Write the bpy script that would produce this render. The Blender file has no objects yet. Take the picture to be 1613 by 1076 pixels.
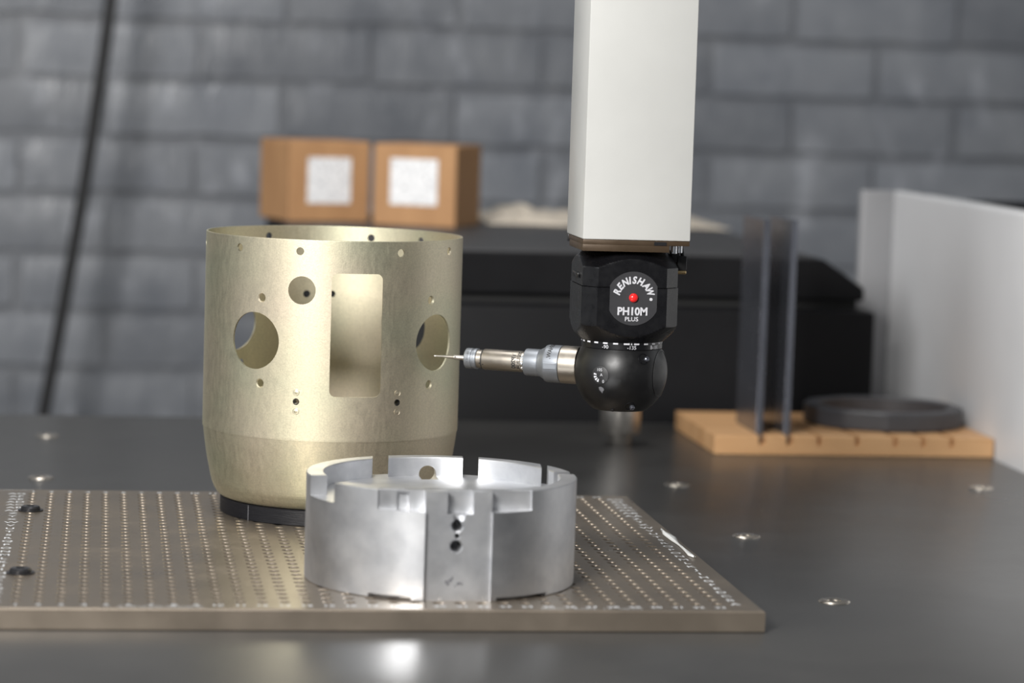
import bpy, bmesh, math, random
from mathutils import Vector, Matrix, noise

rnd = random.Random(7)
sc = bpy.context.scene
COL = sc.collection
R = math.radians

# ------------------------------------------------------------------ camera
def make_camera():
    yaw, pitch, roll, F = 0.143705, 0.093849, 0.031654, 4520.15
    f = Vector((math.sin(yaw)*math.cos(pitch), math.cos(yaw)*math.cos(pitch), -math.sin(pitch)))
    r0 = Vector((math.cos(yaw), -math.sin(yaw), 0)); u0 = r0.cross(f)
    r = r0*math.cos(roll)+u0*math.sin(roll); u = -r0*math.sin(roll)+u0*math.cos(roll)
    cd = bpy.data.cameras.new('camera'); co = bpy.data.objects.new('camera', cd); COL.objects.link(co)
    m = Matrix(((r.x, u.x, -f.x), (r.y, u.y, -f.y), (r.z, u.z, -f.z))).to_4x4()
    m.translation = Vector((-0.356834, -1.605995, 0.316133))
    co.matrix_world = m
    cd.sensor_width = 36; cd.sensor_fit = 'HORIZONTAL'; cd.lens = 36*F/1613
    cd.clip_start = .02; cd.clip_end = 50
    cd.dof.use_dof = True; cd.dof.focus_distance = 1.845; cd.dof.aperture_fstop = 5.6
    sc.camera = co
make_camera()

# ------------------------------------------------------------------ world, lamps, exposure
w = bpy.data.worlds.new('room_light'); sc.world = w; w.use_nodes = True
bg = w.node_tree.nodes['Background']; bg.inputs[0].default_value = (.93, .96, 1, 1); bg.inputs[1].default_value = .12
def area(name, loc, target, sx, sy, power, col=(1, 1, 1)):
    l = bpy.data.lights.new(name, 'AREA'); l.shape = 'RECTANGLE'; l.size = sx; l.size_y = sy; l.energy = power; l.color = col
    o = bpy.data.objects.new(name, l); COL.objects.link(o); o.location = loc
    o.rotation_euler = (Vector(target)-Vector(loc)).to_track_quat('-Z', 'Y').to_euler()
    return o
area('window_light', (-1.2, -1.75, 1.15), (-.4, .8, .2), .65, .65, 96, (1, .985, .96))
area('ceiling_light', (-.5, .5, 2.3), (-.2, .6, 0), 1.3, .35, 26, (1, .99, .97))
area('side_fill_left', (-2.3, -.3, .9), (0, .3, .2), 1.6, 1.3, 9, (.95, .98, 1))  # unseen fill light, added to brighten the probe head's left chamfer
area('side_fill_right', (2.3, .6, .9), (0, .3, .2), 1.6, 1.3, 6, (.95, .98, 1))  # fill light added opposite, for the right chamfer of the head
sc.view_settings.view_transform = 'Standard'; sc.view_settings.look = 'None'
sc.view_settings.exposure = 0.0; sc.view_settings.gamma = 1.0; sc.view_settings.use_curve_mapping = False

# ------------------------------------------------------------------ materials
class NT:
    def __init__(s, name):
        s.m = bpy.data.materials.new(name); s.m.use_nodes = True
        s.t = s.m.node_tree; s.b = s.t.nodes['Principled BSDF']
        s.tc = s.t.nodes.new('ShaderNodeTexCoord')
    def n(s, typ, **k):
        x = s.t.nodes.new(typ)
        for a, v in k.items(): setattr(x, a, v)
        return x
    def l(s, a, b): s.t.links.new(a, b)
    def mapping(s, scale=(1, 1, 1), coord='Object'):
        mp = s.n('ShaderNodeMapping'); mp.inputs['Scale'].default_value = scale
        s.l(s.n('ShaderNodeNewGeometry').outputs['Position'] if getattr(s, 'world', False) else s.tc.outputs[coord], mp.inputs[0]); return mp.outputs[0]
    def noise(s, scale, detail=4, rough=.55, vec=None, stretch=(1, 1, 1)):
        nz = s.n('ShaderNodeTexNoise'); nz.inputs['Scale'].default_value = scale
        nz.inputs['Detail'].default_value = detail; nz.inputs['Roughness'].default_value = rough
        s.l(vec or s.mapping(stretch), nz.inputs['Vector']); return nz.outputs['Fac']
    def ramp(s, fac, stops):
        r = s.n('ShaderNodeValToRGB'); e = r.color_ramp.elements
        while len(e) < len(stops): e.new(.5)
        for x, (p, c) in zip(e, stops): x.position = p; x.color = (*c, 1) if len(c) == 3 else c
        s.l(fac, r.inputs[0]); return r.outputs[0]
    def mix(s, fac, a, b, typ='MIX'):
        x = s.n('ShaderNodeMix', data_type='RGBA', blend_type=typ)
        if isinstance(fac, (int, float)): x.inputs[0].default_value = fac
        else: s.l(fac, x.inputs[0])
        for i, v in ((6, a), (7, b)):
            if isinstance(v, tuple): x.inputs[i].default_value = (*v, 1)
            else: s.l(v, x.inputs[i])
        return x.outputs[2]
    def bump(s, h, strength, dist):
        b = s.n('ShaderNodeBump'); b.inputs['Strength'].default_value = strength; b.inputs['Distance'].default_value = dist
        s.l(h, b.inputs['Height']); s.l(b.outputs[0], s.b.inputs['Normal'])
    def set(s, **k):
        for a, v in k.items():
            i = s.b.inputs[a.replace('_', ' ')]
            if isinstance(v, (int, float)): i.default_value = v
            elif isinstance(v, tuple): i.default_value = (*v, 1)
            else: s.l(v, i)
        return s.m

def mat(name, col, rough=.5, metal=0.0, var=.06, nscale=60, bump=0, bscale=400, spec=.5, stretch=(1, 1, 1), rvar=.08):
    t = NT(name)
    nz = t.noise(nscale, 4, .6, stretch=stretch)
    lo = tuple(max(0, c*(1-var)) for c in col); hi = tuple(min(1, c*(1+var)) for c in col)
    c = t.ramp(nz, [(.3, lo), (.7, hi)])
    r = t.ramp(nz, [(.25, (max(0, rough-rvar),)*3), (.75, (min(1, rough+rvar),)*3)])
    if bump: t.bump(t.noise(bscale, 3, .6, stretch=stretch), bump, .0005)
    t.set(Base_Color=c, Roughness=r, Metallic=metal)
    t.b.inputs['Specular IOR Level'].default_value = spec
    return t.m

def make_gold():
    t = NT('gold_chromate')
    big = t.noise(14, 2, .5)
    c1 = t.ramp(big, [(.3, (.61, .61, .45)), (.5, (.69, .635, .475)), (.7, (.71, .625, .485))])
    fine = t.noise(900, 3, .7)
    c2 = t.ramp(fine, [(.3, (.78, .78, .78)), (.7, (1.0, 1.0, 1.0))])
    c = t.mix(1.0, c1, c2, 'MULTIPLY')
    streak = t.noise(420, 3, .6, stretch=(1, 1, .3))
    r = t.ramp(streak, [(.3, (.48,)*3), (.7, (.56,)*3)])
    t.bump(t.noise(1500, 2, .6), .25, .0002)
    return t.set(Base_Color=c, Roughness=r, Metallic=1.0)

def make_alu():
    t = NT('machined_aluminium')
    a = t.noise(60, 5, .6); c = t.ramp(a, [(.3, (.60, .61, .635)), (.7, (.76, .765, .78))])
    s = t.noise(45, 4, .6)
    r = t.ramp(s, [(.3, (.38,)*3), (.7, (.46,)*3)])
    t.bump(t.noise(900, 2, .6), .12, .0002)
    return t.set(Base_Color=c, Roughness=r, Metallic=1.0)

def make_granite():
    t = NT('dark_granite')
    a = t.noise(7, 5, .6); b = t.noise(900, 2, .8)
    c1 = t.ramp(a, [(.3, (.048, .047, .046)), (.7, (.07, .0685, .066))])
    c2 = t.ramp(b, [(.35, (.8, .8, .8)), (.62, (1, 1, 1)), (.74, (1.6, 1.55, 1.5))])
    c = t.mix(1.0, c1, c2, 'MULTIPLY')
    r = t.ramp(a, [(.3, (.27,)*3), (.7, (.34,)*3)])
    return t.set(Base_Color=c, Roughness=r)

def make_paint(name='grey_masonry_paint', k=1.0):
    t = NT(name); t.world = True
    a = t.noise(9, 5, .6); c = t.ramp(a, [(.3, (.135*k, .146*k, .167*k)), (.7, (.205*k, .215*k, .233*k))])
    oi = t.n('ShaderNodeObjectInfo')
    c = t.mix(1.0, c, t.ramp(oi.outputs['Random'], [(0, (.82, .82, .82)), (1, (1.1, 1.1, 1.1))]), 'MULTIPLY')
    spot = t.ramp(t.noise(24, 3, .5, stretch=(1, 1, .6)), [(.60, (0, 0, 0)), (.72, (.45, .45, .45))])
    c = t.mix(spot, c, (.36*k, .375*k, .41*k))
    r = t.ramp(t.noise(13, 4, .6), [(.35, (.24,)*3), (.62, (.55,)*3)])
    t.bump(t.noise(17, 5, .6, stretch=(1, 1, .32)), .5, .008)
    return t.set(Base_Color=c, Roughness=r)

def make_wood():
    t = NT('pale_timber')
    a = t.noise(45, 5, .6, stretch=(.12, 1, 1)); c = t.ramp(a, [(.3, (.50, .27, .12)), (.7, (.66, .40, .20))])
    return t.set(Base_Color=c, Roughness=.5)

def make_card():
    t = NT('brown_cardboard')
    a = t.noise(40, 5, .6, stretch=(1, 1, .2)); c = t.ramp(a, [(.3, (.38, .20, .09)), (.7, (.47, .26, .12))])
    return t.set(Base_Color=c, Roughness=.75)

def make_label():
    t = NT('printed_label')
    w_ = t.n('ShaderNodeTexWave', bands_direction='Z'); w_.inputs['Scale'].default_value = 60; w_.inputs['Distortion'].default_value = 0
    t.l(t.tc.outputs['Object'], w_.inputs[0])
    g = t.noise(260, 2, .7, stretch=(1, 1, .5))
    m1 = t.ramp(g, [(.5, (1, 1, 1)), (.56, (.35, .35, .37))])
    m2 = t.ramp(w_.outputs['Color'], [(.55, (0, 0, 0)), (.6, (1, 1, 1))])
    c = t.mix(m2, (.82, .82, .83), m1)
    c = t.mix(.55, (.82, .82, .83), c)
    return t.set(Base_Color=c, Roughness=.6)

M = dict(
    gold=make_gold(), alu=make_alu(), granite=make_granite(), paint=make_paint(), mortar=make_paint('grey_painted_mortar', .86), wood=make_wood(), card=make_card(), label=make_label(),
    plate=mat('bronze_anodised_plate', (.285, .24, .192), .34, .75, .05, 30, .06, 700),
    plate_ink=mat('engraved_white', (.62, .63, .64), .5),
    blackplastic=mat('black_plastic', (.016, .016, .017), .45, 0, .15, 200, .1, 900),
    printblack=mat('printed_black_plastic', (.007, .007, .009), .45, 0, .1, 200, .5, 500, .3, stretch=(.2, .2, 3)),
    blackanod=mat('black_anodised', (.004, .004, .005), .30, 0, .1, 150, .05, 1800, .5),
    blackgloss=mat('black_lacquer', (.005, .005, .0055), .40, 0, .1, 150, .02, 1800, .5),
    badge=mat('badge_charcoal', (.026, .026, .029), .55),
    white_ink=mat('white_ink', (.56, .56, .59), .5),
    grey_ink=mat('grey_scuff', (.13, .13, .14), .6),
    black_ink=mat('black_ink', (.02, .02, .02), .6),
    led=mat('red_lens', (.75, .02, .02), .18),
    quill=mat('white_enamel', (.54, .54, .52), .38, 0, .03, 14, .03, 300),
    steel=mat('brushed_steel', (.66, .63, .59), .36, 1.0, .06, 90, .05, 900),
    satin=mat('satin_silver', (.28, .297, .325), .48, .8, .05, 90, .04, 1200),
    nickel=mat('nickel_barrel', (.37, .335, .29), .42, 1.0, .06, 120, .06, 1500),
    darksteel=mat('black_oxide_steel', (.035, .035, .038), .3, .6),
    brownplate=mat('brown_adapter', (.075, .05, .03), .4, .35),
    insert=mat('steel_insert', (.72, .66, .58), .28, 1.0),
    hole=mat('dark_bore', (.01, .01, .01), .6),
    bench=mat('black_bench', (.007, .007, .008), .55, 0, .15, 20, .04, 300, .15),
    benchtop=mat('charcoal_bench_top', (.05, .05, .052), .5, 0, .12, 12),
    post=mat('shaded_flange_grey', (.30, .30, .31), .45, 0, .04, 6),  # cover's end flange: darker grey stands in for the shade on it
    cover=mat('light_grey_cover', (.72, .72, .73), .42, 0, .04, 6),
    rubber=mat('black_rubber', (.012, .012, .013), .55),
    gauge=mat('blued_steel_blade', (.19, .20, .235), .24, .8, .06, 20),
    ringgrey=mat('dark_grey_plastic', (.055, .056, .063), .45, 0, .1, 40),
    cloth=mat('beige_cloth', (.55, .49, .41), .85, 0, .08, 60, .3, 600),
    tape=mat('torn_white_tape', (.72, .73, .72), .55, 0, .08, 300, .3, 900),
    floor=mat('grey_floor', (.16, .155, .15), .55, 0, .1, 5),
    brass=mat('brass', (.7, .52, .28), .3, 1.0),
    screw=mat('bright_zinc', (.8, .82, .85), .18, 1.0),
)

# ------------------------------------------------------------------ helpers
def mesh_obj(name, verts, faces, m, parent=None, smooth=None, loc=None):
    me = bpy.data.meshes.new(name); me.from_pydata([tuple(v) for v in verts], [], faces); me.update()
    return link(name, me, m, parent, smooth, loc)
def link(name, me, m, parent=None, smooth=None, loc=None):
    me.name = name
    if m is not None:
        me.materials.clear(); me.materials.append(M[m])
    if smooth is not None:
        for p in me.polygons: p.use_smooth = True
        me.set_sharp_from_angle(angle=R(smooth))
    o = bpy.data.objects.new(name, me); COL.objects.link(o)
    if parent: o.parent = parent
    if loc: o.location = loc
    return o
def tag(o, label, cat, group=None):
    o['label'] = label; o['category'] = cat
    if group: o['group'] = group
    return o
def thing(name, loc, label, cat, rz=0, group=None):
    o = bpy.data.objects.new(name, None); COL.objects.link(o); o.location = loc; o.rotation_euler = (0, 0, rz)
    o.empty_display_size = .02
    return tag(o, label, cat, group)
def bm_mesh(bm):
    bmesh.ops.recalc_face_normals(bm, faces=bm.faces[:])
    me = bpy.data.meshes.new('m'); bm.to_mesh(me); bm.free(); return me
def box_bm(x0, x1, y0, y1, z0, z1, bevel=0, seg=2, bm=None):
    own = bm is None
    b = bmesh.new()
    bmesh.ops.create_cube(b, size=1)
    for v in b.verts:
        v.co = Vector(((x0+x1)/2+v.co.x*(x1-x0), (y0+y1)/2+v.co.y*(y1-y0), (z0+z1)/2+v.co.z*(z1-z0)))
    if bevel: bmesh.ops.bevel(b, geom=b.edges[:], offset=bevel, segments=seg, affect='EDGES', profile=.5)
    if own: return b
    me = bpy.data.meshes.new('t'); b.to_mesh(me); b.free(); bm.from_mesh(me); bpy.data.meshes.remove(me)
    return bm
def box(name, x0, x1, y0, y1, z0, z1, m, parent=None, bevel=0, seg=2):
    o = link(name, bm_mesh(box_bm(x0, x1, y0, y1, z0, z1, bevel, seg)), m, parent)
    if bevel:
        for p in o.data.polygons: p.use_smooth = True
        o.data.set_sharp_from_angle(angle=R(40))
    return o
def prism(name, pts, y0, y1, m, parent=None, bevel=0):
    """outline in (x, z) extruded along y"""
    bm = bmesh.new()
    a = [bm.verts.new((x, y0, z)) for x, z in pts]; b = [bm.verts.new((x, y1, z)) for x, z in pts]
    n = len(pts); bm.faces.new(a); bm.faces.new(b[::-1])
    for i in range(n): bm.faces.new((a[i], b[i], b[(i+1) % n], a[(i+1) % n]))
    bmesh.ops.recalc_face_normals(bm, faces=bm.faces[:])
    if bevel: bmesh.ops.bevel(bm, geom=bm.edges[:], offset=bevel, segments=2, affect='EDGES', profile=.5)
    return link(name, bm_mesh(bm), m, parent)
def lathe_geo(prof, seg=64, closed=False):
    """profile of (r, z); open ends with r=0 close; closed -> the profile is a loop"""
    v = []; f = []; rings = []
    for r, z in prof:
        if r < 1e-7: rings.append([len(v)]); v.append(Vector((0, 0, z)))
        else:
            s = len(v); rings.append(list(range(s, s+seg)))
            for i in range(seg):
                a = 2*math.pi*i/seg; v.append(Vector((r*math.cos(a), r*math.sin(a), z)))
    pairs = list(zip(rings, rings[1:]))
    if closed: pairs.append((rings[-1], rings[0]))
    for a, b in pairs:
        for i in range(seg):
            j = (i+1) % seg
            if len(a) == 1 and len(b) == 1: continue
            if len(a) == 1: f.append((a[0], b[j], b[i]))
            elif len(b) == 1: f.append((a[i], a[j], b[0]))
            else: f.append((a[i], a[j], b[j], b[i]))
    if not closed:
        if len(rings[0]) > 1: f.append(tuple(rings[0][::-1]))
        if len(rings[-1]) > 1: f.append(tuple(rings[-1]))
    return v, f
def lathe(name, prof, m, parent=None, seg=64, smooth=35, closed=False, mtx=None, loc=None):
    v, f = lathe_geo(prof, seg, closed)
    if mtx is not None: v = [mtx @ x for x in v]
    bm = bmesh.new(); vs = [bm.verts.new(x) for x in v]
    for q in f: bm.faces.new([vs[i] for i in q])
    return link(name, bm_mesh(bm), m, parent, smooth, loc)
def frame(origin, zdir, up=Vector((0, 0, 1))):
    z = Vector(zdir).normalized(); x = up.cross(z)
    if x.length < 1e-5: x = Vector((1, 0, 0))
    x.normalize(); y = z.cross(x)
    m = Matrix((x, y, z)).transposed().to_4x4(); m.translation = origin
    return m
def tube(name, pts, r, m, parent=None, seg=12):
    v = []; f = []
    for i, p in enumerate(pts):
        p = Vector(p); d = Vector(pts[min(i+1, len(pts)-1)])-Vector(pts[max(i-1, 0)])
        q = frame(p, d, Vector((0, 1, .013)))
        for k in range(seg):
            a = 2*math.pi*k/seg; v.append(q @ Vector((r*math.cos(a), r*math.sin(a), 0)))
    n = len(pts)
    for i in range(n-1):
        for k in range(seg):
            f.append((i*seg+k, i*seg+(k+1) % seg, (i+1)*seg+(k+1) % seg, (i+1)*seg+k))
    f.append(tuple(range(seg))[::-1]); f.append(tuple(range((n-1)*seg, n*seg)))
    return mesh_obj(name, v, f, m, parent, 50)
def boolean(me, cutters, op='DIFFERENCE'):
    """cutters: list of bmesh/mesh; applied one after the other"""
    a = bpy.data.objects.new('a', me); COL.objects.link(a); tmp = []
    for c in cutters:
        cm = c if isinstance(c, bpy.types.Mesh) else bm_mesh(c)
        o = bpy.data.objects.new('c', cm); COL.objects.link(o); tmp.append(o)
        md = a.modifiers.new('b', 'BOOLEAN'); md.operation = op; md.object = o; md.solver = 'EXACT'
    dg = bpy.context.evaluated_depsgraph_get(); dg.update()
    out = bpy.data.meshes.new_from_object(a.evaluated_get(dg))
    for o in tmp+[a]: bpy.data.objects.remove(o)
    return out
def cyl_bm(mtx, stops, seg=32, bm=None):
    """closed lathe along mtx z: stops (r, z)"""
    v, f = lathe_geo(stops, seg); bm = bm or bmesh.new()
    vs = [bm.verts.new(mtx @ x) for x in v]
    for q in f: bm.faces.new([vs[i] for i in q])
    return bm
_tx = {}
def text_geo(s, size, bold=0, shear=0, sx=1.0):
    k = (s, bold, shear)
    if k not in _tx:
        cu = bpy.data.curves.new('t', 'FONT'); cu.body = s; cu.size = 1; cu.align_x = 'CENTER'; cu.align_y = 'CENTER'
        cu.offset = bold; cu.shear = shear; cu.resolution_u = 3
        o = bpy.data.objects.new('t', cu); COL.objects.link(o)
        dg = bpy.context.evaluated_depsgraph_get(); dg.update()
        me = bpy.data.meshes.new_from_object(o.evaluated_get(dg))
        vs = [v.co.copy() for v in me.vertices]; fs = [tuple(p.vertices) for p in me.polygons]
        if vs:
            cy = (min(v.y for v in vs)+max(v.y for v in vs))/2; cx = (min(v.x for v in vs)+max(v.x for v in vs))/2
            for v in vs: v.y -= cy; v.x -= cx
        _tx[k] = (vs, fs); bpy.data.objects.remove(o); bpy.data.meshes.remove(me)
    vs, fs = _tx[k]
    return [Vector((v.x*size*sx, v.y*size, 0)) for v in vs], fs
class Acc:
    def __init__(s): s.v = []; s.f = []
    def add(s, v, f):
        n = len(s.v); s.v += list(v); s.f += [tuple(i+n for i in q) for q in f]
    def build(s, name, m, parent=None, smooth=None): return mesh_obj(name, s.v, s.f, m, parent, smooth)

# ------------------------------------------------------------------ setting: floor and painted brick wall
WALL_Y = 2.10
o = box('floor', -2.2, 2.4, -1.4, WALL_Y+.12, -.95, -.85, 'floor'); o['kind'] = 'structure'
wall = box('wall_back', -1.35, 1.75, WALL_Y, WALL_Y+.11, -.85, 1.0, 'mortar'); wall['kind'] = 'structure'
def brick_mesh(L, Hh, D, seed):
    r = random.Random(seed); nx, nz = 8, 3
    v = []; f = []
    for k in range(nz+1):
        for i in range(nx+1):
            x = -L/2+L*i/nx; z = -Hh/2+Hh*k/nz
            e = (i in (0, nx)) or (k in (0, nz))
            if e: x *= 1+r.uniform(-.012, .004); z *= 1+r.uniform(-.08, .02)
            y = (.0016 if e else 0)+r.uniform(-.0006, .0006)
            v.append((x, y, z))
    ix = lambda i, k: k*(nx+1)+i
    for k in range(nz):
        for i in range(nx): f.append((ix(i, k), ix(i+1, k), ix(i+1, k+1), ix(i, k+1)))
    loop = [ix(i, 0) for i in range(nx+1)]+[ix(nx, k) for k in range(1, nz+1)]+[ix(i, nz) for i in range(nx-1, -1, -1)]+[ix(0, k) for k in range(nz-1, 0, -1)]
    base = len(v)
    for q in loop: v.append((v[q][0], D, v[q][2]))
    n = len(loop)
    for i in range(n): f.append((loop[(i+1) % n], loop[i], base+i, base+(i+1) % n))
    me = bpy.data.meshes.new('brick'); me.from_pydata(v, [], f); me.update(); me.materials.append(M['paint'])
    for p in me.polygons: p.use_smooth = True
    me.set_sharp_from_angle(angle=R(55))
    return me
bricks = [brick_mesh(.2155, .0645, .012, s) for s in range(6)]
CH, CL = .0745, .2225
for row in range(-8, 12):
    z = .1415+CH*(row+.5)
    for i in range(-6, 9):
        x = -.1265+CL*(i+(.5 if row % 2 else 0))+(rnd.uniform(-.004, .004))
        if x < -1.2 or x > 1.6: continue
        o = bpy.data.objects.new('brick', bricks[rnd.randrange(6)]); COL.objects.link(o); o.parent = wall
        o.location = (x, WALL_Y-.0066+rnd.uniform(-.0012, .0012), z+rnd.uniform(-.0015, .0015))
        o.rotation_euler = (rnd.uniform(-.025, .025), rnd.uniform(-.006, .006), rnd.uniform(-.014, .014))

# ------------------------------------------------------------------ granite measuring table
gt = thing('granite_table', (0, 0, 0), 'dark grey granite measuring table with steel threaded inserts', 'table')
box('slab', -1.05, .402, -.50, .955, -.17, 0, 'granite', gt, .003)
box('base', -.95, .33, -.40, .88, -.849, -.171, 'bench', gt, .01)
ins_prof = [(0, .0001), (.0042, .0001), (.0045, .0006), (.0055, .0010), (.0088, .0010), (.0098, .0003), (.0098, -.0005)]
ins0 = lathe('threaded_insert', ins_prof[::-1], 'insert', gt, 32)
spots = [(x, y) for x in (-.398, -.1535, .0905, .335) for y in (.0774, .3206, .5640, .8074)]
first = True
for x, y in spots:
    if (-.43 < x < .03 and y < .43) or (x > .08 and x < .1 and y > .8) or (x > .3 and y > .72): continue
    if first: o = ins0; first = False
    else:
        o = ins0.copy(); COL.objects.link(o); o.parent = gt
    o.location = (x, y, 0)

# ------------------------------------------------------------------ black bench behind the table
bn = thing('equipment_bench', (0, 0, -.85), 'long black equipment bench standing behind the granite table', 'bench')
def bpart(fn, *a): 
    o = fn(*a); o.location.z += .85; return o
X0, X1 = -.172, .352
o = prism('upper_housing', [(X0, .112), (X1, .112), (X1, .124), (.312, .1505), (X0, .1505)], 1.0, 1.64, 'bench', bn, .002); o.location.z = .85
o = box('top_mat', X0+.004, .306, 1.004, 1.636, .1502, .1522, 'benchtop', bn, .0006); o.location.z = .85
o = box('gap_strip', X0+.004, X1-.004, 1.012, 1.63, .1035, .1125, 'hole', bn); o.location.z = .85
o = box('lower_housing', X0, X1+.004, .972, 1.63, -.42, .104, 'bench', bn, .003); o.location.z = .85
o = box('plinth', X0+.02, X1-.02, 1.0, 1.6, -.85, -.42, 'bench', bn, .003); o.location.z = .85

# ------------------------------------------------------------------ cardboard boxes
def carton(name, FL, rz, label, S=.090, T=.0835):
    t = thing(name, (FL[0], FL[1], .1523), label, 'box', R(rz), 'cardboard cartons on the bench')
    bm = box_bm(0, S, 0, S, 0, T, .0012)
    link('carton_body', bm_mesh(bm), 'card', t)
    box('lid_flap', .0008, S/2-.0003, .0008, S-.0008, T-.0002, T+.0012, 'card', t, .0003)
    box('lid_flap', S/2+.0003, S-.0008, .0008, S-.0008, T-.0002, T+.0012, 'card', t, .0003)
    return t
c2 = carton('cardboard_box', (-.0755, 1.385), -24, 'right cardboard box of two, its plain right side turned to the head')
box('paper_label', .0185, .0700, -.0006, .0002, .022, .070, 'label', c2)
c1 = carton('cardboard_box', (-.1620, 1.400), 17, 'left cardboard box of two, its shaded left side showing')
box('paper_label', .0200, .0685, -.0006, .0002, .0195, .0675, 'label', c1)

# ------------------------------------------------------------------ crumpled cloth on the bench
def cloth():
    nx, ny = 60, 26; v = []; f = []
    for j in range(ny+1):
        for i in range(nx+1):
            u, t = i/nx, j/ny
            x = .055+.262*u+.01*noise.noise(Vector((t*4, 1, 2))); y = 1.43+.16*t+.02*noise.noise(Vector((u*5, 3, 0)))
            e = min(1, 6*min(u, 1-u, t, 1-t))
            h = .5+.5*noise.noise(Vector((u*6, t*3.2, 4.5)))+.35*noise.noise(Vector((u*15, t*8, 8)))
            z = .1528+e*max(0, h)*.020*(1-.35*u)
            v.append((x, y, z))
    for j in range(ny):
        for i in range(nx):
            a = j*(nx+1)+i; f.append((a, a+1, a+nx+2, a+nx+1))
    o = mesh_obj('folded_cloth', v, f, 'cloth', None, 80)
    md = o.modifiers.new('thick', 'SOLIDIFY'); md.thickness = .0012; md.offset = 1
    tag(o, 'crumpled beige cloth lying on the black bench behind the probe head', 'cloth')
cloth()

# ------------------------------------------------------------------ hanging cable
pts = [(-.33, 1.9, .62), (-.3415, 1.9, .48), (-.3493, 1.9, .3862), (-.3575, 1.9, .315), (-.3657, 1.9, .2488), (-.3738, 1.9, .187), (-.3825, 1.9, .1258), (-.3925, 1.9, .062), (-.4031, 1.9, -.0056), (-.4125, 1.9, -.063), (-.4218, 1.9, -.1183), (-.436, 1.9, -.2), (-.47, 1.88, -.42), (-.5, 1.86, -.7), (-.52, 1.84, -.842)]
tag(tube('hanging_cable', pts, .0078, 'rubber', None, 14), 'black cable hanging slantwise in front of the grey brick wall', 'cable')

# ------------------------------------------------------------------ light grey machine cover at the right
cv = thing('machine_cover', (.404, .6, -.2), 'light grey sheet metal machine cover along the right table edge', 'cover')
def shift(o, d): o.location = Vector(o.location)-Vector(d); return o
D_ = (.404, .6, -.2)
shift(box('side_panel', .4035, .418, .05, 1.105, -.2, .2125, 'cover', cv, .004, 3), D_)
shift(box('end_flange', .371, .4045, 1.094, 1.105, -.2, .2125, 'post', cv, .003, 3), D_)  # flange of the same cover, shade put into its darker colour
shift(box('top_rail', .432, .60, .05, 1.09, -.2, .206, 'bench', cv, .004), D_)
shift(box('top_strip', .417, .445, .05, 1.10, .2045, .2095, 'cover', cv, .001), D_)

# ------------------------------------------------------------------ slotted timber block, blades and ring
BZ = .0163
xs = [.1994, .2232, .2490, .2822, .3155, .3400, .3651]
bm = box_bm(.1583, .4020, .7446, .912, 0, BZ, .0006)
cuts = []
for k, x in enumerate(xs): hw = .0029 if k < 2 else .0021; cuts.append(box_bm(x-hw, x+hw, .70, .845, BZ-.0080, BZ+.01))
o = link('slotted_wooden_block', boolean(bm_mesh(bm), cuts), 'wood'); o.location.z = .0002
tag(o, 'pale wooden block with a row of slots lying on the granite', 'block')
for k, x in enumerate((xs[0], xs[1])):
    bm = box_bm(x-.0028, x+.0028, .7565, .836, BZ-.0070, .1985, .0005)
    o = link('steel_straightedge', bm_mesh(bm), 'gauge', None)
    tag(o, ('left upright dark steel strip in the wooden block, nearer the probe head', 'right upright dark steel strip in the wooden block, nearer the dark ring')[k], 'straightedge', 'upright steel strips in the wooden block')
def ring_gauge():
    v = []; f = []; n = 96; RO, RI, Hh = .0700, .0565, .0165
    flats = [R(-118), R(2), R(122)]
    prof = [(0, .0015), (0, Hh-.0015), (1, Hh), (2, Hh), (3, Hh-.001), (3, 0), (2, 0), (1, 0)]
    for i in range(n):
        a = 2*math.pi*i/n; ro = RO
        for fl in flats:
            dd = math.cos(a-fl)
            if dd > .9: ro = min(ro, RO*.962/dd)
        rr = (ro, ro-.0015, RI+.001, RI)
        for k, z in prof: v.append((rr[k]*math.cos(a), rr[k]*math.sin(a), z))
    m = len(prof)
    for i in range(n):
        for k in range(m):
            f.append((i*m+k, ((i+1) % n)*m+k, ((i+1) % n)*m+(k+1) % m, i*m+(k+1) % m))
    bm = bmesh.new(); vs = [bm.verts.new(x) for x in v]
    for q in f: bm.faces.new([vs[i] for i in q])
    o = link('flat_sided_ring', bm_mesh(bm), 'ringgrey', None, 14, (.3310, .8435, BZ+.0004))
    tag(o, 'dark grey flat-sided ring lying on the slotted wooden block', 'ring')
ring_gauge()

# ------------------------------------------------------------------ steel stand screwed to the table
st = thing('steel_stand', (.0865, .7955, .0002), 'steel post with narrow foot standing on granite behind the black ball', 'stand')
lathe('foot', [(.0094, 0), (.0098, .0006), (.0098, .0090), (.0105, .0102), (.006, .0104)], 'steel', st, 48)
lathe('barrel', [(.009, .0104), (.0160, .0106), (.0172, .0125), (.0172, .0640), (.0155, .0665), (.006, .0668)], 'steel', st, 64)

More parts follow.
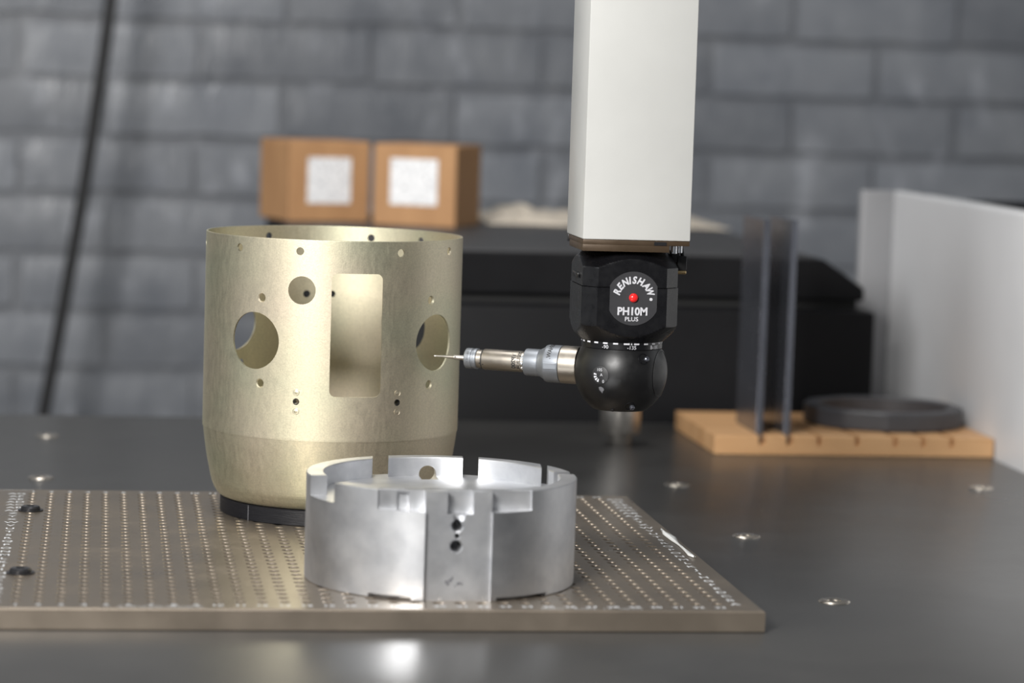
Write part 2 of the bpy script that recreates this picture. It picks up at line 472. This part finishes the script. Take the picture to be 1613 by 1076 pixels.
# ------------------------------------------------------------------ fixture plate with 33 x 33 tapped holes
P = .0125; PT = .0127; NX = NY = 33
PX0, PX1, PY0, PY1 = -.4243, .0243, -.0208, .4208
fp = thing('fixture_plate', (-.2, .2, 0), 'grey-brown anodised fixture plate with a grid of tapped holes', 'plate')
def plate_mesh():
    v = []; f = []; ns = 16
    rings = ((.0034, 0), (.0028, .0006), (.0028, .0095))
    gx0, gy0 = -32.5*P, -.5*P
    sq = []
    for k in range(ns):
        a = 2*math.pi*(k+.5)/ns; c_, s_ = math.cos(a), math.sin(a); m_ = max(abs(c_), abs(s_))
        sq.append((c_/m_*P/2, s_/m_*P/2, c_, s_))
    # corners of the square must be reached: extra corner points
    for j in range(NY):
        for i in range(NX):
            cx, cy = (i-32)*P, j*P; b = len(v)
            for x, y, c_, s_ in sq: v.append((cx+x, cy+y, PT))
            for r, d in rings:
                for x, y, c_, s_ in sq: v.append((cx+c_*r, cy+s_*r, PT-d))
            for L in range(3):
                for k in range(ns):
                    k2 = (k+1) % ns
                    f.append((b+L*ns+k, b+L*ns+k2, b+(L+1)*ns+k2, b+(L+1)*ns+k))
            f.append(tuple(b+3*ns+k for k in range(ns)))
            # corner triangles between the 16 boundary points and the square corners
            for q in range(4):
                k = 1+q*4; k2 = (k+1) % ns
                qa = math.pi/4+q*math.pi/2
                v.append((cx+math.copysign(P/2, math.cos(qa)), cy+math.copysign(P/2, math.sin(qa)), PT))
                f.append((b+k, len(v)-1, b+k2))
    gx1, gy1 = gx0+NX*P, gy0+NY*P; bv = .0011
    def quad(*p):
        n = len(v); v.extend(p); f.append(tuple(range(n, n+len(p))))
    a0, a1, b0, b1 = PX0+bv, PX1-bv, PY0+bv, PY1-bv
    quad((a0, b0, PT), (a1, b0, PT), (a1, gy0, PT), (a0, gy0, PT))
    quad((a0, gy1, PT), (a1, gy1, PT), (a1, b1, PT), (a0, b1, PT))
    quad((a0, gy0, PT), (gx0, gy0, PT), (gx0, gy1, PT), (a0, gy1, PT))
    quad((gx1, gy0, PT), (a1, gy0, PT), (a1, gy1, PT), (gx1, gy1, PT))
    zc = PT-bv; Z0 = .0008
    A = [(a0, b0), (a1, b0), (a1, b1), (a0, b1)]; B = [(PX0, PY0), (PX1, PY0), (PX1, PY1), (PX0, PY1)]
    Cn = [(PX0+.0006, PY0+.0006), (PX1-.0006, PY0+.0006), (PX1-.0006, PY1-.0006), (PX0+.0006, PY1-.0006)]
    for i in range(4):
        j = (i+1) % 4
        quad((*A[j], PT), (*A[i], PT), (*B[i], zc), (*B[j], zc))
        quad((*B[j], zc), (*B[i], zc), (*B[i], Z0), (*B[j], Z0))
        quad((*B[j], Z0), (*B[i], Z0), (*Cn[i], .0001), (*Cn[j], .0001))
    quad(*[(*p, .0001) for p in Cn[::-1]])
    v = [Vector(p)-Vector((-.2, .2, 0)) for p in v]
    bm = bmesh.new(); vs = [bm.verts.new(p) for p in v]
    for q in f: bm.faces.new([vs[i] for i in q])
    bmesh.ops.remove_doubles(bm, verts=bm.verts[:], dist=1e-6)
    return bm_mesh(bm)
link('drilled_plate', plate_mesh(), 'plate', fp)
names = [chr(65+i) for i in range(26)]+['A'+chr(65+i) for i in range(7)]
acc = Acc()
def put(s, x, y, size, sx=1.0, bold=.012):
    v, f = text_geo(s, size, bold, 0, sx); o3 = Vector((x+.2, y-.2, PT+.00006)); acc.add([p+o3 for p in v], f)
for j, s in enumerate(names):
    put(s, 11.0*P/12.5*1.0+.0, j*P, .0088)
    put(s, -32*P-.0112, j*P, .0088)
acc.build('row_lettering', 'plate_ink', fp)['kind'] = 'stuff'
acc = Acc()
for i in range(NX):
    put(str(i+1), (i-32)*P, -.0105, .0072); put(str(i+1), (i-32)*P, 32*P+.0105, .0072)
acc.build('column_numbering', 'plate_ink', fp)['kind'] = 'stuff'
acc = Acc()
def scribble(x0, x1, y, h, seed):
    r = random.Random(seed); x = x0
    while x < x1:
        wd = r.uniform(.0012, .0022)
        if r.random() > .14:
            p = Vector((x+.2, y-.2, PT+.00006)); t = .00035
            bars = [(0, t, 0, h), (0, wd, r.choice((0, h/2, h))-t/2, None)]
            if r.random() > .4: bars.append((wd-t, wd, 0, h))
            for a, b, c_, d in bars:
                c_ = max(0, c_); d = (c_+t) if d is None else d
                acc.add([p+Vector(q) for q in ((a, c_, 0), (b, c_, 0), (b, d, 0), (a, d, 0))], [(0, 1, 2, 3)])
        x += wd+.0006
scribble(-.3435, -.2975, -.0172, .0034, 3); scribble(-.1045, -.045, -.0172, .0034, 5); scribble(-.4235, -.4005, .4155, .0026, 9)
acc.build('maker_marking', 'plate_ink', fp)['kind'] = 'stuff'

# two black screws seated in the first column
def screw(i, j, label):
    t = thing('black_screw', ((i-33)*P, (j-1)*P, PT), label, 'screw', 0, 'black screws in the fixture plate')
    v, f = lathe_geo([(.0026, -.006), (.0026, .0001), (.0060, .0002), (.0065, .0008), (.0065, .0022), (.0056, .0032), (.0036, .0033), (.0026, .0033), (.0024, .0012), (0, .0012)], 40)
    bm = bmesh.new(); vs = [bm.verts.new(p) for p in v]
    for q in f: bm.faces.new([vs[k] for k in q])
    link('screw_head', bm_mesh(bm), 'darksteel', t, 35)
    lathe('washer', [(.0028, 0), (.0082, 0), (.0084, .0003), (.0084, .0008), (.0065, .0009)], 'darksteel', t, 40)
screw(1, 27, 'black screw in the plate farther from the front edge, left column')
screw(1, 8, 'black screw in the plate nearer the front edge, left column')

# torn tape on the plate edge
def tape():
    line = [(.0196, .264), (.0199, .255), (.0205, .246), (.0208, .236), (.0206, .226), (.0203, .212), (.0200, .198), (.0198, .186), (.0197, .176), (.0199, .166), (.0203, .156)]
    wd = [.0005, .0014, .0030, .0034, .0028, .0013, .0007, .0006, .0018, .0022, .0003]
    v = []; f = []
    for (x, y), h in zip(line, wd):
        for s, zz in ((-1, .0003), (-.4, .0012), (.35, .0009), (1, .0003)):
            v.append((x-.0010+h*s*rnd.uniform(.8, 1.15), y+rnd.uniform(-.003, .003), PT+zz*rnd.uniform(.6, 1.5)))
    for i in range(len(line)-1):
        for k in range(3): f.append((i*4+k, i*4+k+1, i*4+k+5, i*4+k+4))
    o = mesh_obj('tape_scrap', v, f, 'tape', None, 30)
    md = o.modifiers.new('thick', 'SOLIDIFY'); md.thickness = .0002; md.offset = -1
    tag(o, 'torn scrap of white tape stuck along the right edge of the plate', 'tape')
tape()

# ------------------------------------------------------------------ black printed base and gold housing
GX, GY = -.1992, .3376
bt = thing('round_base', (GX, GY, PT), 'low black round base under the gold perforated cylinder', 'base')
lathe('base_ring', [(.055, .0), (.0732, .0), (.0738, .0005), (.0738, .0103), (.0732, .0108), (.055, .0108)], 'printblack', bt, 120, 30, True)
acc = Acc()
for a in (-50.5,):
    a = R(a); q = frame(Vector((.0738*math.sin(a), -.0738*math.cos(a), 0)), (math.sin(a), -math.cos(a), 0))
    v = [q @ Vector(p) for p in ((-.0003, 0, .0001), (.0003, 0, .0001), (.0003, .0104, .0001), (-.0003, .0104, .0001))]
    acc.add(v, [(0, 1, 2, 3)])
acc.build('print_seam', 'grey_ink', bt)

def gold_housing():
    root = thing('gold_housing', (GX, GY, PT+.0109), 'gold chromate metal cylinder with round holes and a tall window', 'cylinder')
    z0 = PT+.0109
    outer = [(.0690, .0236), (.0722, .0238), (.0746, .0248), (.0766, .0268), (.0785, .0302), (.0803, .0352), (.0832, .0486), (.0849, .0590), (.0861, .0680), (.0867, .0745), (.0869, .0820), (.0869, .2026), (.0867, .2030)]
    dense = []
    for i in range(len(outer)-3):
        p0 = outer[max(i-1, 0)]; p1 = outer[i]; p2 = outer[i+1]; p3 = outer[i+2]
        for k in range(4):
            u = k/4
            dense.append(tuple(.5*(2*b+(c_-a)*u+(2*a-5*b+4*c_-d)*u*u+(3*b-a-3*c_+d)*u**3) for a, b, c_, d in zip(p0, p1, p2, p3)))
    outer = dense+outer[-3:]
    t = .0013
    inner = [(r-t, max(z, .0236+t*.9)) for r, z in outer[::-1]]
    inner[0] = (.0867-.0009, .2030); inner = [inner[0]]+[(r, min(z, .2026)) for r, z in inner[1:]]
    prof = [(r, z-z0) for r, z in outer+inner[:-1]+[(.0690-.0002, .0236+t*.9)]]
    v, f = lathe_geo(prof, 360, True)
    bm = bmesh.new(); vs = [bm.verts.new(p) for p in v]
    for q in f: bm.faces.new([vs[i] for i in q])
    me = bm_mesh(bm)
    RG = .0869
    def mx(ang, z):
        a = R(ang); d = Vector((math.sin(a), -math.cos(a), 0))
        return frame(Vector((0, 0, z-z0)), d)
    cut = bmesh.new()
    def hole(ang, z, r, csk=0, seg=24):
        if csk: cyl_bm(mx(ang, z), [(r, .078), (r, RG-csk), (r+csk*1.3, RG+csk*.3), (r+csk*1.3, .092)], seg, cut)
        else: cyl_bm(mx(ang, z), [(r, .078), (r, .092)], seg, cut)
    for a in (-40.8, 47.2, 139.2, -132.8): hole(a, .1352, .0188, 0, 64)
    for a in (-37.2, 43.2, 142.8, -136.8):
        hole(a, .1636, .0023, .0008); hole(a, .1074, .0023, .0008)
    for a in (-89, -50.25, -19.5, 25.4, 56.5, 91, -152, 158, 130.7, -122): hole(a, .1955, .0026)
    hole(-18.4, .170, .0092, 0, 48)
    hole(-171.8, .1545, .0026); hole(176.1, .1548, .0024)
    for a in (-19.8, 25.4): hole(a, .097, .0022)
    # tall window with rounded corners
    q = mx(5.8, .14135); hw, hh, cr = .0170, .0404, .0042; pts = []
    for cx, cy, s in ((hw-cr, hh-cr, 0), (-hw+cr, hh-cr, 90), (-hw+cr, -hh+cr, 180), (hw-cr, -hh+cr, 270)):
        for k in range(7):
            a = R(s+15*k); pts.append((cx+cr*math.cos(a), cy+cr*math.sin(a)))
    a_ = [cut.verts.new(q @ Vector((x, y, .070))) for x, y in pts]; b_ = [cut.verts.new(q @ Vector((x, y, .095))) for x, y in pts]
    n = len(pts); cut.faces.new(a_[::-1]); cut.faces.new(b_)
    for i in range(n): cut.faces.new((a_[i], a_[(i+1) % n], b_[(i+1) % n], b_[i]))
    out = boolean(me, [cut])
    link('shell', out, 'gold', root)
    for ang in (-19.8, 25.4):
        q = mx(ang, .097)
        lathe('threaded_bush', [(.00215, .0800), (.00215, .08675), (.00180, .08675), (.00180, .0800)], 'darksteel', root, 24, 35, True, q)
    for ang in (-19.75, 25.45):
        for z in (.1032, .0907):
            q = mx(ang, z); q.translation += q.to_3x3() @ Vector((0, 0, RG))
            lathe('rivet', [(.0021, -.0012), (.0022, .00010), (.0020, .00018), (.0018, .00004), (.0009, .00004), (.0007, .00016), (0, .00016)], 'gold', root, 20, 35, False, q)
gold_housing()

# ------------------------------------------------------------------ castellated aluminium ring
AX, AY = -.1524, .0817
def alu_ring():
    RO, RI = .0807, .0705; H1, H0 = .0630, .0513     # heights above the plate
    v, f = lathe_geo([(.0800, 0), (RO, .0006), (RO, H1-.0005), (RO-.0005, H1), (RI+.0005, H1), (RI, H1-.0005), (RI, H0), (.020, H0), (.020, 0)], 288, True)
    bm = bmesh.new(); vs = [bm.verts.new(p) for p in v]
    for q in f: bm.faces.new([vs[i] for i in q])
    me = bm_mesh(bm)
    cut = []
    def wedge(a0, a1, z0, z1, r0=.064, r1=.095):
        b = bmesh.new(); n = max(2, int(abs(a1-a0)/3)); lo = []; hi = []
        for z, L in ((z0, lo), (z1, hi)):
            for k in range(n+1):
                a = R(a0+(a1-a0)*k/n); L.append(b.verts.new((r0*math.sin(a), -r0*math.cos(a), z)))
            for k in range(n, -1, -1):
                a = R(a0+(a1-a0)*k/n); L.append(b.verts.new((r1*math.sin(a), -r1*math.cos(a), z)))
        m = len(lo)
        for k in range(n):
            b.faces.new((lo[k], lo[k+1], lo[m-2-k], lo[m-1-k])); b.faces.new((hi[m-1-k], hi[m-2-k], hi[k+1], hi[k]))
        for k in range(m): b.faces.new((lo[k], hi[k], hi[(k+1) % m], lo[(k+1) % m]))
        return b
    top = H1+.01
    for a0, a1 in ((-80, -57), (92, 99.5)): cut.append(wedge(a0, a1, H0, top))
    for x0, x1, y0 in ((-.0350, -.0252, .045), (.0213, .0312, .045), (.0648, .0688, .008)):
        b = box_bm(x0, x1, y0, .1, H0, top); piv = Vector(((x0+x1)/2, .07 if y0 > .02 else .03, 0)); q = Matrix.Rotation(R(-6), 3, 'Z')
        for v_ in b.verts: v_.co = piv+q @ (v_.co-piv)
        cut.append(b)
    # pockets milled in the outside of the front wall, on both sides of the tower
    cut.append(box_bm(-.0446, -.0180, -.1, -.0645, H0+.0002, top)); cut.append(box_bm(.0205, .0446, -.1, -.0645, H0+.0002, top))
    # drafted recess for the flat pad
    b = bmesh.new(); z0, z1 = -.01, top
    pl = [(-.0180, -.0752), (.0205, -.0752), (.0225, -.1), (-.0195, -.1)]
    lo = [b.verts.new((x, y, z0)) for x, y in pl]; hi = [b.verts.new((x, y, z1)) for x, y in pl]
    b.faces.new(lo); b.faces.new(hi[::-1])
    for k in range(4): b.faces.new((lo[k], hi[k], hi[(k+1) % 4], lo[(k+1) % 4]))
    cut.append(b)
    # reliefs at the bottom edge
    cut.append(wedge(-37, -18, -.005, .0026, .074)); cut.append(wedge(17.5, 44, -.005, .0022, .074))
    # radial hole through the rear lug
    cut.append(cyl_bm(frame(Vector((-.0005, 0, .0524)), (0, 1, 0)), [(.0054, .055), (.0054, .09)], 32))
    me = boolean(me, cut)
    # flat front wall and tower
    extra = box_bm(-.0449, .0449, -.0655, -.0600, H0-.004, H1-.0003)
    tower = box_bm(-.0179, .0204, -.0722, -.0640, H0-.006, H1-.0006)
    me = boolean(me, [extra, tower], 'UNION')
    cut = [box_bm(-.0052, .0098, -.09, -.0662, H0-.0012, top),            # slot in the tower
           box_bm(-.0335, -.0265, -.09, -.0625, H0+.0004, H0+.0098)]       # small window in the flat wall
    fr = lambda x, z: frame(Vector((x, -.0752, z)), (0, -1, 0))
    cut.append(cyl_bm(fr(.0002, .0316), [(.0033, -.035), (.0033, -.0010), (.0044, .0003), (.0044, .004)], 28))
    cut.append(cyl_bm(fr(.0005, .0434), [(.0032, -.035), (.0032, -.0010), (.0043, .0003), (.0043, .004)], 28))
    cut.append(cyl_bm(fr(.0008, .0375), [(.0014, -.02), (.0014, -.0006), (.0022, .0003), (.0022, .004)], 24))
    cut.append(cyl_bm(fr(.0016, .0492), [(.0036, -.006), (.0036, .004)], 28))
    me = boolean(me, cut)
    t = thing('castellated_ring', (AX, AY, PT), 'machined aluminium castellated ring on the front of the fixture plate', 'ring')
    link('ring_body', me, 'alu', t)
    acc = Acc()
    r = random.Random(4)
    for x, z, s in ((-.0042, .0105, .0016), (-.0026, .0118, .0012), (.0022, .0100, .0013), (.0042, .0098, .0008), (-.0012, .0132, .0009), (.0004, .0085, .0007)):
        n = 9; vv = [Vector((x+s*math.cos(2*math.pi*k/n)*r.uniform(.5, 1.3), -.07525, z+s*math.sin(2*math.pi*k/n)*r.uniform(.5, 1.3))) for k in range(n)]
        acc.add(vv, [tuple(range(n))])
    acc.build('smudge', 'grey_ink', t)
alu_ring()

# ------------------------------------------------------------------ machine quill
HX, HY = -.0214, .2157
QZ = .2119
ql = thing('machine_quill', (HX, HY, QZ), 'white square machine quill hanging from above over the plate', 'quill')
box('column', -.0335, .0358, -.0335, .0300, 0, .62, 'quill', ql, .0009)
box('flange_plate', -.0332, .0355, -.0332, .0240, -.0031, -.0001, 'brownplate', ql, .0002)
box('adapter_plate', -.0332, .0225, -.0332, .0200, -.0074, -.0031, 'brownplate', ql, .0002)
box('corner_pad', -.0334, -.0300, .0250, .0295, -.0050, -.0001, 'darksteel', ql, .0002)
box('inset_block', .0125, .0205, -.0336, -.0328, -.0030, -.0008, 'darksteel', ql)
lathe('fixing_screw', [(.0016, .0), (.0019, .0002), (.0019, .0048), (.0014, .0052), (0, .0052)], 'screw', ql, 24, 35, False, frame(Vector((.0262, -.0300, -.0031)), (0, 0, -1)))
lathe('fixing_screw', [(.0014, .0), (.0016, .0002), (.0016, .0044), (.0012, .0046), (0, .0046)], 'screw', ql, 24, 35, False, frame(Vector((.0302, -.0285, -.0031)), (0, 0, -1)))

# ------------------------------------------------------------------ motorised probe head
hd = thing('probe_head', (HX, HY, .1005), 'black motorised probe head with ball joint hanging under the white quill', 'probe head')
HB = .1005
def oct_r(a, h, c):
    # radius of a square of half size h with corner chamfers c in direction a
    x, y = abs(math.cos(a)), abs(math.sin(a))
    return min(h/max(x, 1e-9), h/max(y, 1e-9), (2*h-c)/(x+y))
def head_body(name, z0, z1, h, c, prof):
    angs = set(360*i/120 for i in range(120))
    t0 = math.degrees(math.atan2(h-c, h))
    for q in range(4):
        for t in (t0, 90-t0): angs.add(round(q*90+t, 5))
    angs = [R(a) for a in sorted(angs)]
    zs = [z0+(z1-z0)*k/40 for k in range(41)]
    def pr(z):
        for (za, ra), (zb, rb) in zip(prof, prof[1:]):
            if za <= z <= zb: return ra+(rb-ra)*(z-za)/(zb-za)
        return prof[-1][1]
    zs = sorted(set(zs+[p[0] for p in prof if z0 < p[0] < z1]))
    v = []; f = []
    for z in zs:
        for a in angs:
            r = min(oct_r(a, h, c), pr(z)); v.append((r*math.cos(a), r*math.sin(a), z-HB))
    n = len(angs)
    for k in range(len(zs)-1):
        for i in range(n):
            f.append((k*n+i, k*n+(i+1) % n, (k+1)*n+(i+1) % n, (k+1)*n+i))
    f.append(tuple(range(n))[::-1]); f.append(tuple(range((len(zs)-1)*n, len(zs)*n)))
    return mesh_obj(name, v, f, 'blackanod', hd, 20)
prof = [(.140, .0262), (.1458, .0270), (.1575, .0392), (.16, .05), (.19, .05), (.1930, .0392), (.1962, .0350), (.1990, .0316), (.2015, .0290), (.2040, .0262)]
head_body('lower_housing', .1458, .1813, .0313, .0088, prof)
head_body('upper_housing', .1817, .2042, .0309, .0088, prof)
lathe('seam_gap', [(.027, .1810-HB), (.0302, .1810-HB), (.0302, .1820-HB), (.027, .1820-HB)], 'hole', hd, 48)
sr = lathe('scale_ring', [(.024, .1405-HB), (.0258, .1407-HB), (.0262, .1412-HB), (.0262, .1459-HB), (.024, .1462-HB)], 'blackanod', hd, 96)
# ball
BC = Vector((0, 0, .1250-HB)); BR = .0302
pf = []
for k in range(0, 49):
    z = -.0245+(.0165+.0245)*k/48; pf.append((math.sqrt(BR*BR-z*z), z+BC.z))
pf = [(0, BC.z-.0247), (pf[0][0]-.0006, BC.z-.0247)]+pf+[(.020, BC.z+.0166)]
ball = lathe('ball_housing', pf, 'blackgloss', hd, 96, 35)
pd = Vector((-math.cos(R(27)), math.sin(R(27)), 0))      # direction in which the probe points
qd = -pd
# joint cap on the side away from the probe
ring_r = math.sqrt(BR*BR-.0262**2)
lathe('cap_seam', [(ring_r+.0001, .0260), (ring_r+.0005, .0263), (ring_r-.0002, .0266), (ring_r-.0006, .0262)], 'blackanod', ball, 64, 35, True, frame(BC, qd))
def onball(az, zoff, lift=0.0):
    a = R(az); h = math.sqrt(BR*BR-zoff*zoff)
    n = Vector((math.sin(a)*h, -math.cos(a)*h, zoff)).normalized()
    return frame(BC+n*(BR+lift), n)
# dial
dm = onball(-36, -.0005, -.0003)
dial = lathe('angle_dial', [(.0058, -.001), (.0059, .0001), (.0056, .0003), (0, .0003)], 'blackplastic', ball, 40, 35, False, dm)
acc = Acc()
def put2(m_, s, x, y, size, bold=.02, rot=0, sx=1.0, lift=.00036, shear=0):
    v, f = text_geo(s, size, bold, shear, sx); q = Matrix.Rotation(rot, 4, 'Z')
    acc.add([m_ @ (q @ p+Vector((x, y, lift))) for p in v], f)
put2(dm, '105', -.0004, .0036, .0027, 0); put2(dm, 'A', .0008, .0004, .0027, 0); put2(dm, '0', .0022, -.0038, .0028, 0)
for a, wd in ((170, .0006), (197, .0007), (222, .0007), (247, .0007)):
    a = R(a); q = Matrix.Rotation(a, 4, 'Z')
    acc.add([dm @ (q @ Vector(p)) for p in ((.0026, -.0003, .00036), (.0046, -wd, .00036), (.0046, wd, .00036), (.0026, .0003, .00036))], [(0, 1, 2, 3)])
acc.build('dial_marking', 'white_ink', dial)
acc = Acc()
for x, y in ((-.0012, .0),):
    q = onball(-35, -.0098, .00012); r = random.Random(2)
    pts_ = [(-.0018, .0016), (-.0002, .0021), (.0014, .0013), (.0019, .0000), (.0010, -.0010), (.0002, -.0026), (-.0006, -.0012), (-.0016, -.0002)]
    acc.add([q @ Vector((a, b, -(a*a+b*b)/(2*BR))) for a, b in pts_], [tuple(range(len(pts_)))])
acc.build('worn_patch', 'grey_ink', ball)
for az, zo in ((20, .0108), (7, -.0205)):
    q = onball(az, zo, 0)
    lathe('screw_recess', [(.0036, -.0018), (.0037, .0002), (.0032, .0003), (.0028, -.0016), (0, -.0016)], 'blackanod', ball, 28, 35, False, q)
    q2 = onball(az+4.2, zo-.0004, 0)
    lathe('set_screw', [(.0017, -.001), (.0017, .0012), (.0012, .0017), (.0007, .0017), (.0006, .0008), (0, .0008)], 'gauge', ball, 20, 35, False, q2)
lathe('set_screw', [(.0012, -.001), (.0012, .0005), (0, .0006)], 'darksteel', ball, 16, 35, False, onball(-24, -.0236, 0))
# scale marks
acc = Acc()
def on_cyl(az, z, r):
    a = R(az); n = Vector((math.sin(a), -math.cos(a), 0)); return frame(n*r+Vector((0, 0, z)), n)
def cyl_text(s, az, z, size, r, bold=.02):
    v, f = text_geo(s, size, bold)
    acc.add([on_cyl(az+math.degrees(p.x/r), z+p.y, r+.00008) @ Vector((0, 0, 0)) for p in v], f)
Rr = .0262
def tick(az, wd, z, h):
    n = 4; a0 = az-math.degrees(wd/Rr)/2; a1 = az+math.degrees(wd/Rr)/2
    v = []
    for k in range(n+1):
        a = a0+(a1-a0)*k/n
        for zz in (z-h/2, z+h/2): v.append(on_cyl(a, zz-HB, Rr+.00008) @ Vector((0, 0, 0)))
    acc.add(v, [(2*k, 2*k+2, 2*k+3, 2*k+1) for k in range(n)])
for k in range(-7, 9):
    az = -49+15*(k+1)
    tick(az, .0032 if k not in (3, -7) else .0036, .1450, .0011)
for s, az in (('-90', -39), ('-135', -1), ('B-180', 38)): cyl_text(s, az+5, .1427-HB, .0034, Rr, .008)
tick(-2+2, .0008, .1456, .0024); tick(1.6+2, .0008, .1456, .0024)
acc.build('scale_marking', 'white_ink', sr)
# badge with lettering
FY = -.0313
bcx, bcz, br, bw = .0007, .1747-HB, .0172, .0153
pts = []
th = math.acos(bw/br)
for k in range(25):
    a = -math.pi/2-(math.pi/2-th)+(math.pi-2*th)*k/24; pts.append((bcx+br*math.cos(a), bcz+br*math.sin(a)))
for k in range(25):
    a = th+(math.pi-2*th)*k/24; pts.append((bcx+br*math.cos(a), bcz+br*math.sin(a)))
badge = prism('badge', pts, FY-.0006, FY+.0006, 'badge', hd)
bm_ = frame(Vector((bcx, FY-.0006, .1752-HB)), (0, -1, 0))
acc = Acc()
for ch, a in zip('RENISHAW', (71, 50.5, 29.5, 13.5, -2.0, -23, -46, -70)):
    rr = .0113; a_ = R(a)
    put2(bm_, ch, -rr*math.sin(a_), rr*math.cos(a_), .0062, .045, a_, .86 if ch != 'W' else .74, .0001, .16)
q = bm_.copy()
v, f = lathe_geo([(.0010, 0), (.0010, .0001)], 16); acc.add([bm_ @ (p+Vector((.0113, -.0008, .0001))) for p in v], f)
put2(bm_, 'PH10M', -.0004, -.0086, .0069, .036, 0, .95, .0001)
put2(bm_, 'PLUS', -.0008, -.0136, .0038, .018, 0, 1.08, .0001)
acc.build('badge_lettering', 'white_ink', badge)
lathe('red_lamp', [(.0029, -.0004), (.0029, .0006), (.0026, .0014), (.0018, .0021), (.0009, .0024), (0, .0025)], 'led', badge, 28, 60, False, bm_)
# connector at the right
box('connector_block', .0330, .0392, -.0090, .0050, .1915-HB, .2010-HB, 'blackplastic', hd, .0008)
box('connector_arm', .0290, .0345, -.0080, .0040, .1965-HB, .2040-HB, 'blackplastic', hd, .0008)
lathe('connector_pin', [(.0013, 0), (.0013, .0055), (.001, .0058), (0, .0058)], 'brass', hd, 20, 35, False, frame(Vector((.0330, -.0085, .1905-HB)), (1, 0, 0)))
lathe('connector_cable', [(.0014, 0), (.0014, .012)], 'blackplastic', hd, 16, 35, False, frame(Vector((.0375, -.003, .2005-HB)), (-.2, 0, 1)))
box('latch_tab', -.0322, -.0305, -.010, .010, .1855-HB, .1890-HB, 'blackanod', hd, .0004)

# ------------------------------------------------------------------ touch probe with stylus
tipz = .1268
TP = Vector((HX, HY, tipz))
tp = thing('touch_probe', TP+pd*.0300, 'slim silver touch probe with needle stylus pointing into the cylinder', 'probe')
LEN = .1294
def seg_(name, prof, m, parent, seg=56, smooth=30):
    # prof: (s, r), s measured from the stylus tip towards the ball
    pr = [(r, (LEN-.0300)-s/1000) for s, r in prof]
    return lathe(name, pr, m, parent, seg, smooth, False, frame(Vector((0, 0, 0)), pd))
mm = .001
ad = seg_('mount_barrel', [(89.8, .0121), (90.2, .01235), (101.5, .01235), (101.6, .006)], 'nickel', tp)
sl = seg_('clamp_sleeve', [(74.4, .0088), (77.6, .0104), (79.0, .0119), (80.2, .0123), (89.4, .0123), (89.6, .0121), (89.7, .008)], 'satin', tp)
seg_('front_collar', [(64.4, .0078), (64.8, .0087), (65.4, .0089), (74.2, .0089), (74.5, .0086), (75.0, .006)], 'satin', tp)
bd = seg_('probe_barrel', [(35.2, .0058), (35.5, .0067), (36.0, .0069), (62.0, .0069), (62.4, .0066), (64.6, .0066), (64.7, .005)], 'nickel', tp)
seg_('barrel_groove', [(34.4, .0062), (34.5, .0064), (35.3, .0064), (35.4, .006)], 'black_ink', tp)
seg_('module_neck', [(30.0, .0050), (30.1, .0061), (34.5, .0061), (34.6, .005)], 'nickel', tp)
kn = seg_('stylus_module', [(22.8, .0035), (22.9, .0060), (23.3, .0066), (24.0, .0068), (27.6, .0068), (28.0, .0064), (28.6, .0063), (29.2, .0068), (31.0, .0068), (31.3, .0064), (31.3, .005)], 'satin', tp)
sy = seg_('stylus', [(0, .0), (.12, .00035), (.5, .0005), (.9, .00042), (2, .00042), (13.5, .00120), (14.2, .00142), (14.4, .00155), (22.9, .00155), (23.0, .001)], 'steel', tp, 24)
# cross hole of the stylus, dots and printing on the probe
def on_probe(s, ang, r):
    # ang: 0 faces up, positive turns towards the viewer's side
    z = pd; side = Vector((-math.sin(R(27)), -math.cos(R(27)), 0)); a = R(ang)
    n = Vector((0, 0, 1))*math.cos(a)+side*math.sin(a)
    return frame(pd*(LEN-.0300-s/1000)+n*r, n, pd)
lathe('cross_hole', [(.0005, -.0002), (.0005, .00004), (0, .00005)], 'hole', sy, 14, 35, False, on_probe(15.6, 80, .0015))
for s, a in ((34.0, 112), (36.6, 114)):
    lathe('alignment_dot', [(.0005, -.0002), (.0005, .00004), (0, .00005)], 'black_ink', bd, 14, 35, False, on_probe(s, a, .0061 if s < 35 else .0069))
acc = Acc()
def probe_text(s, spos, ang, size, r, bold=.02, flip=1):
    # letters run around the barrel
    v, f = text_geo(s, size, bold)
    out_ = []
    for p in v:
        out_.append(on_probe(spos-flip*p.y*1000, ang+flip*math.degrees(p.x/r), r+.00006).translation)
    acc.add(out_, f)
probe_text('TP200', 57.9, 84, .0040, .0069, .035)
probe_text('MADE IN UK', 61.0, 78, .0024, .0069)
acc.build('barrel_printing', 'black_ink', bd)
acc = Acc(); probe_text('RENISHAW.', 83.3, 22, .0040, .0123); acc.build('sleeve_printing', 'black_ink', sl)
acc = Acc()
for a in (44, 54, 62, 73, 84, 92, 104):
    n0 = len(acc.v); acc.add([on_probe(25.6+ds, a+da, .00686).translation for ds, da in ((-.6, -1.2), (.6, -1.2), (.6, 1.2), (-.6, 1.2))], [(0, 1, 2, 3)])
acc.build('module_ticks', 'black_ink', kn)['kind'] = 'stuff'
for a in (60, 95, 125):
    lathe('contact_pin', [(.0010, -.001), (.0010, .0006), (.0007, .0008), (0, .0008)], 'screw', bd, 16, 35, False, on_probe(63.4, a, .0066))
# flat spanner recess on the sleeve
q = on_probe(84.6, 92, .0123)
bmq = box_bm(-.0020, .0020, -.0044, .0044, -.0006, .00025, .0002)
for v_ in bmq.verts: v_.co = q @ Vector((v_.co.y if False else v_.co.x, v_.co.y, v_.co.z))
link('wrench_flat', bm_mesh(bmq), 'satin', sl)
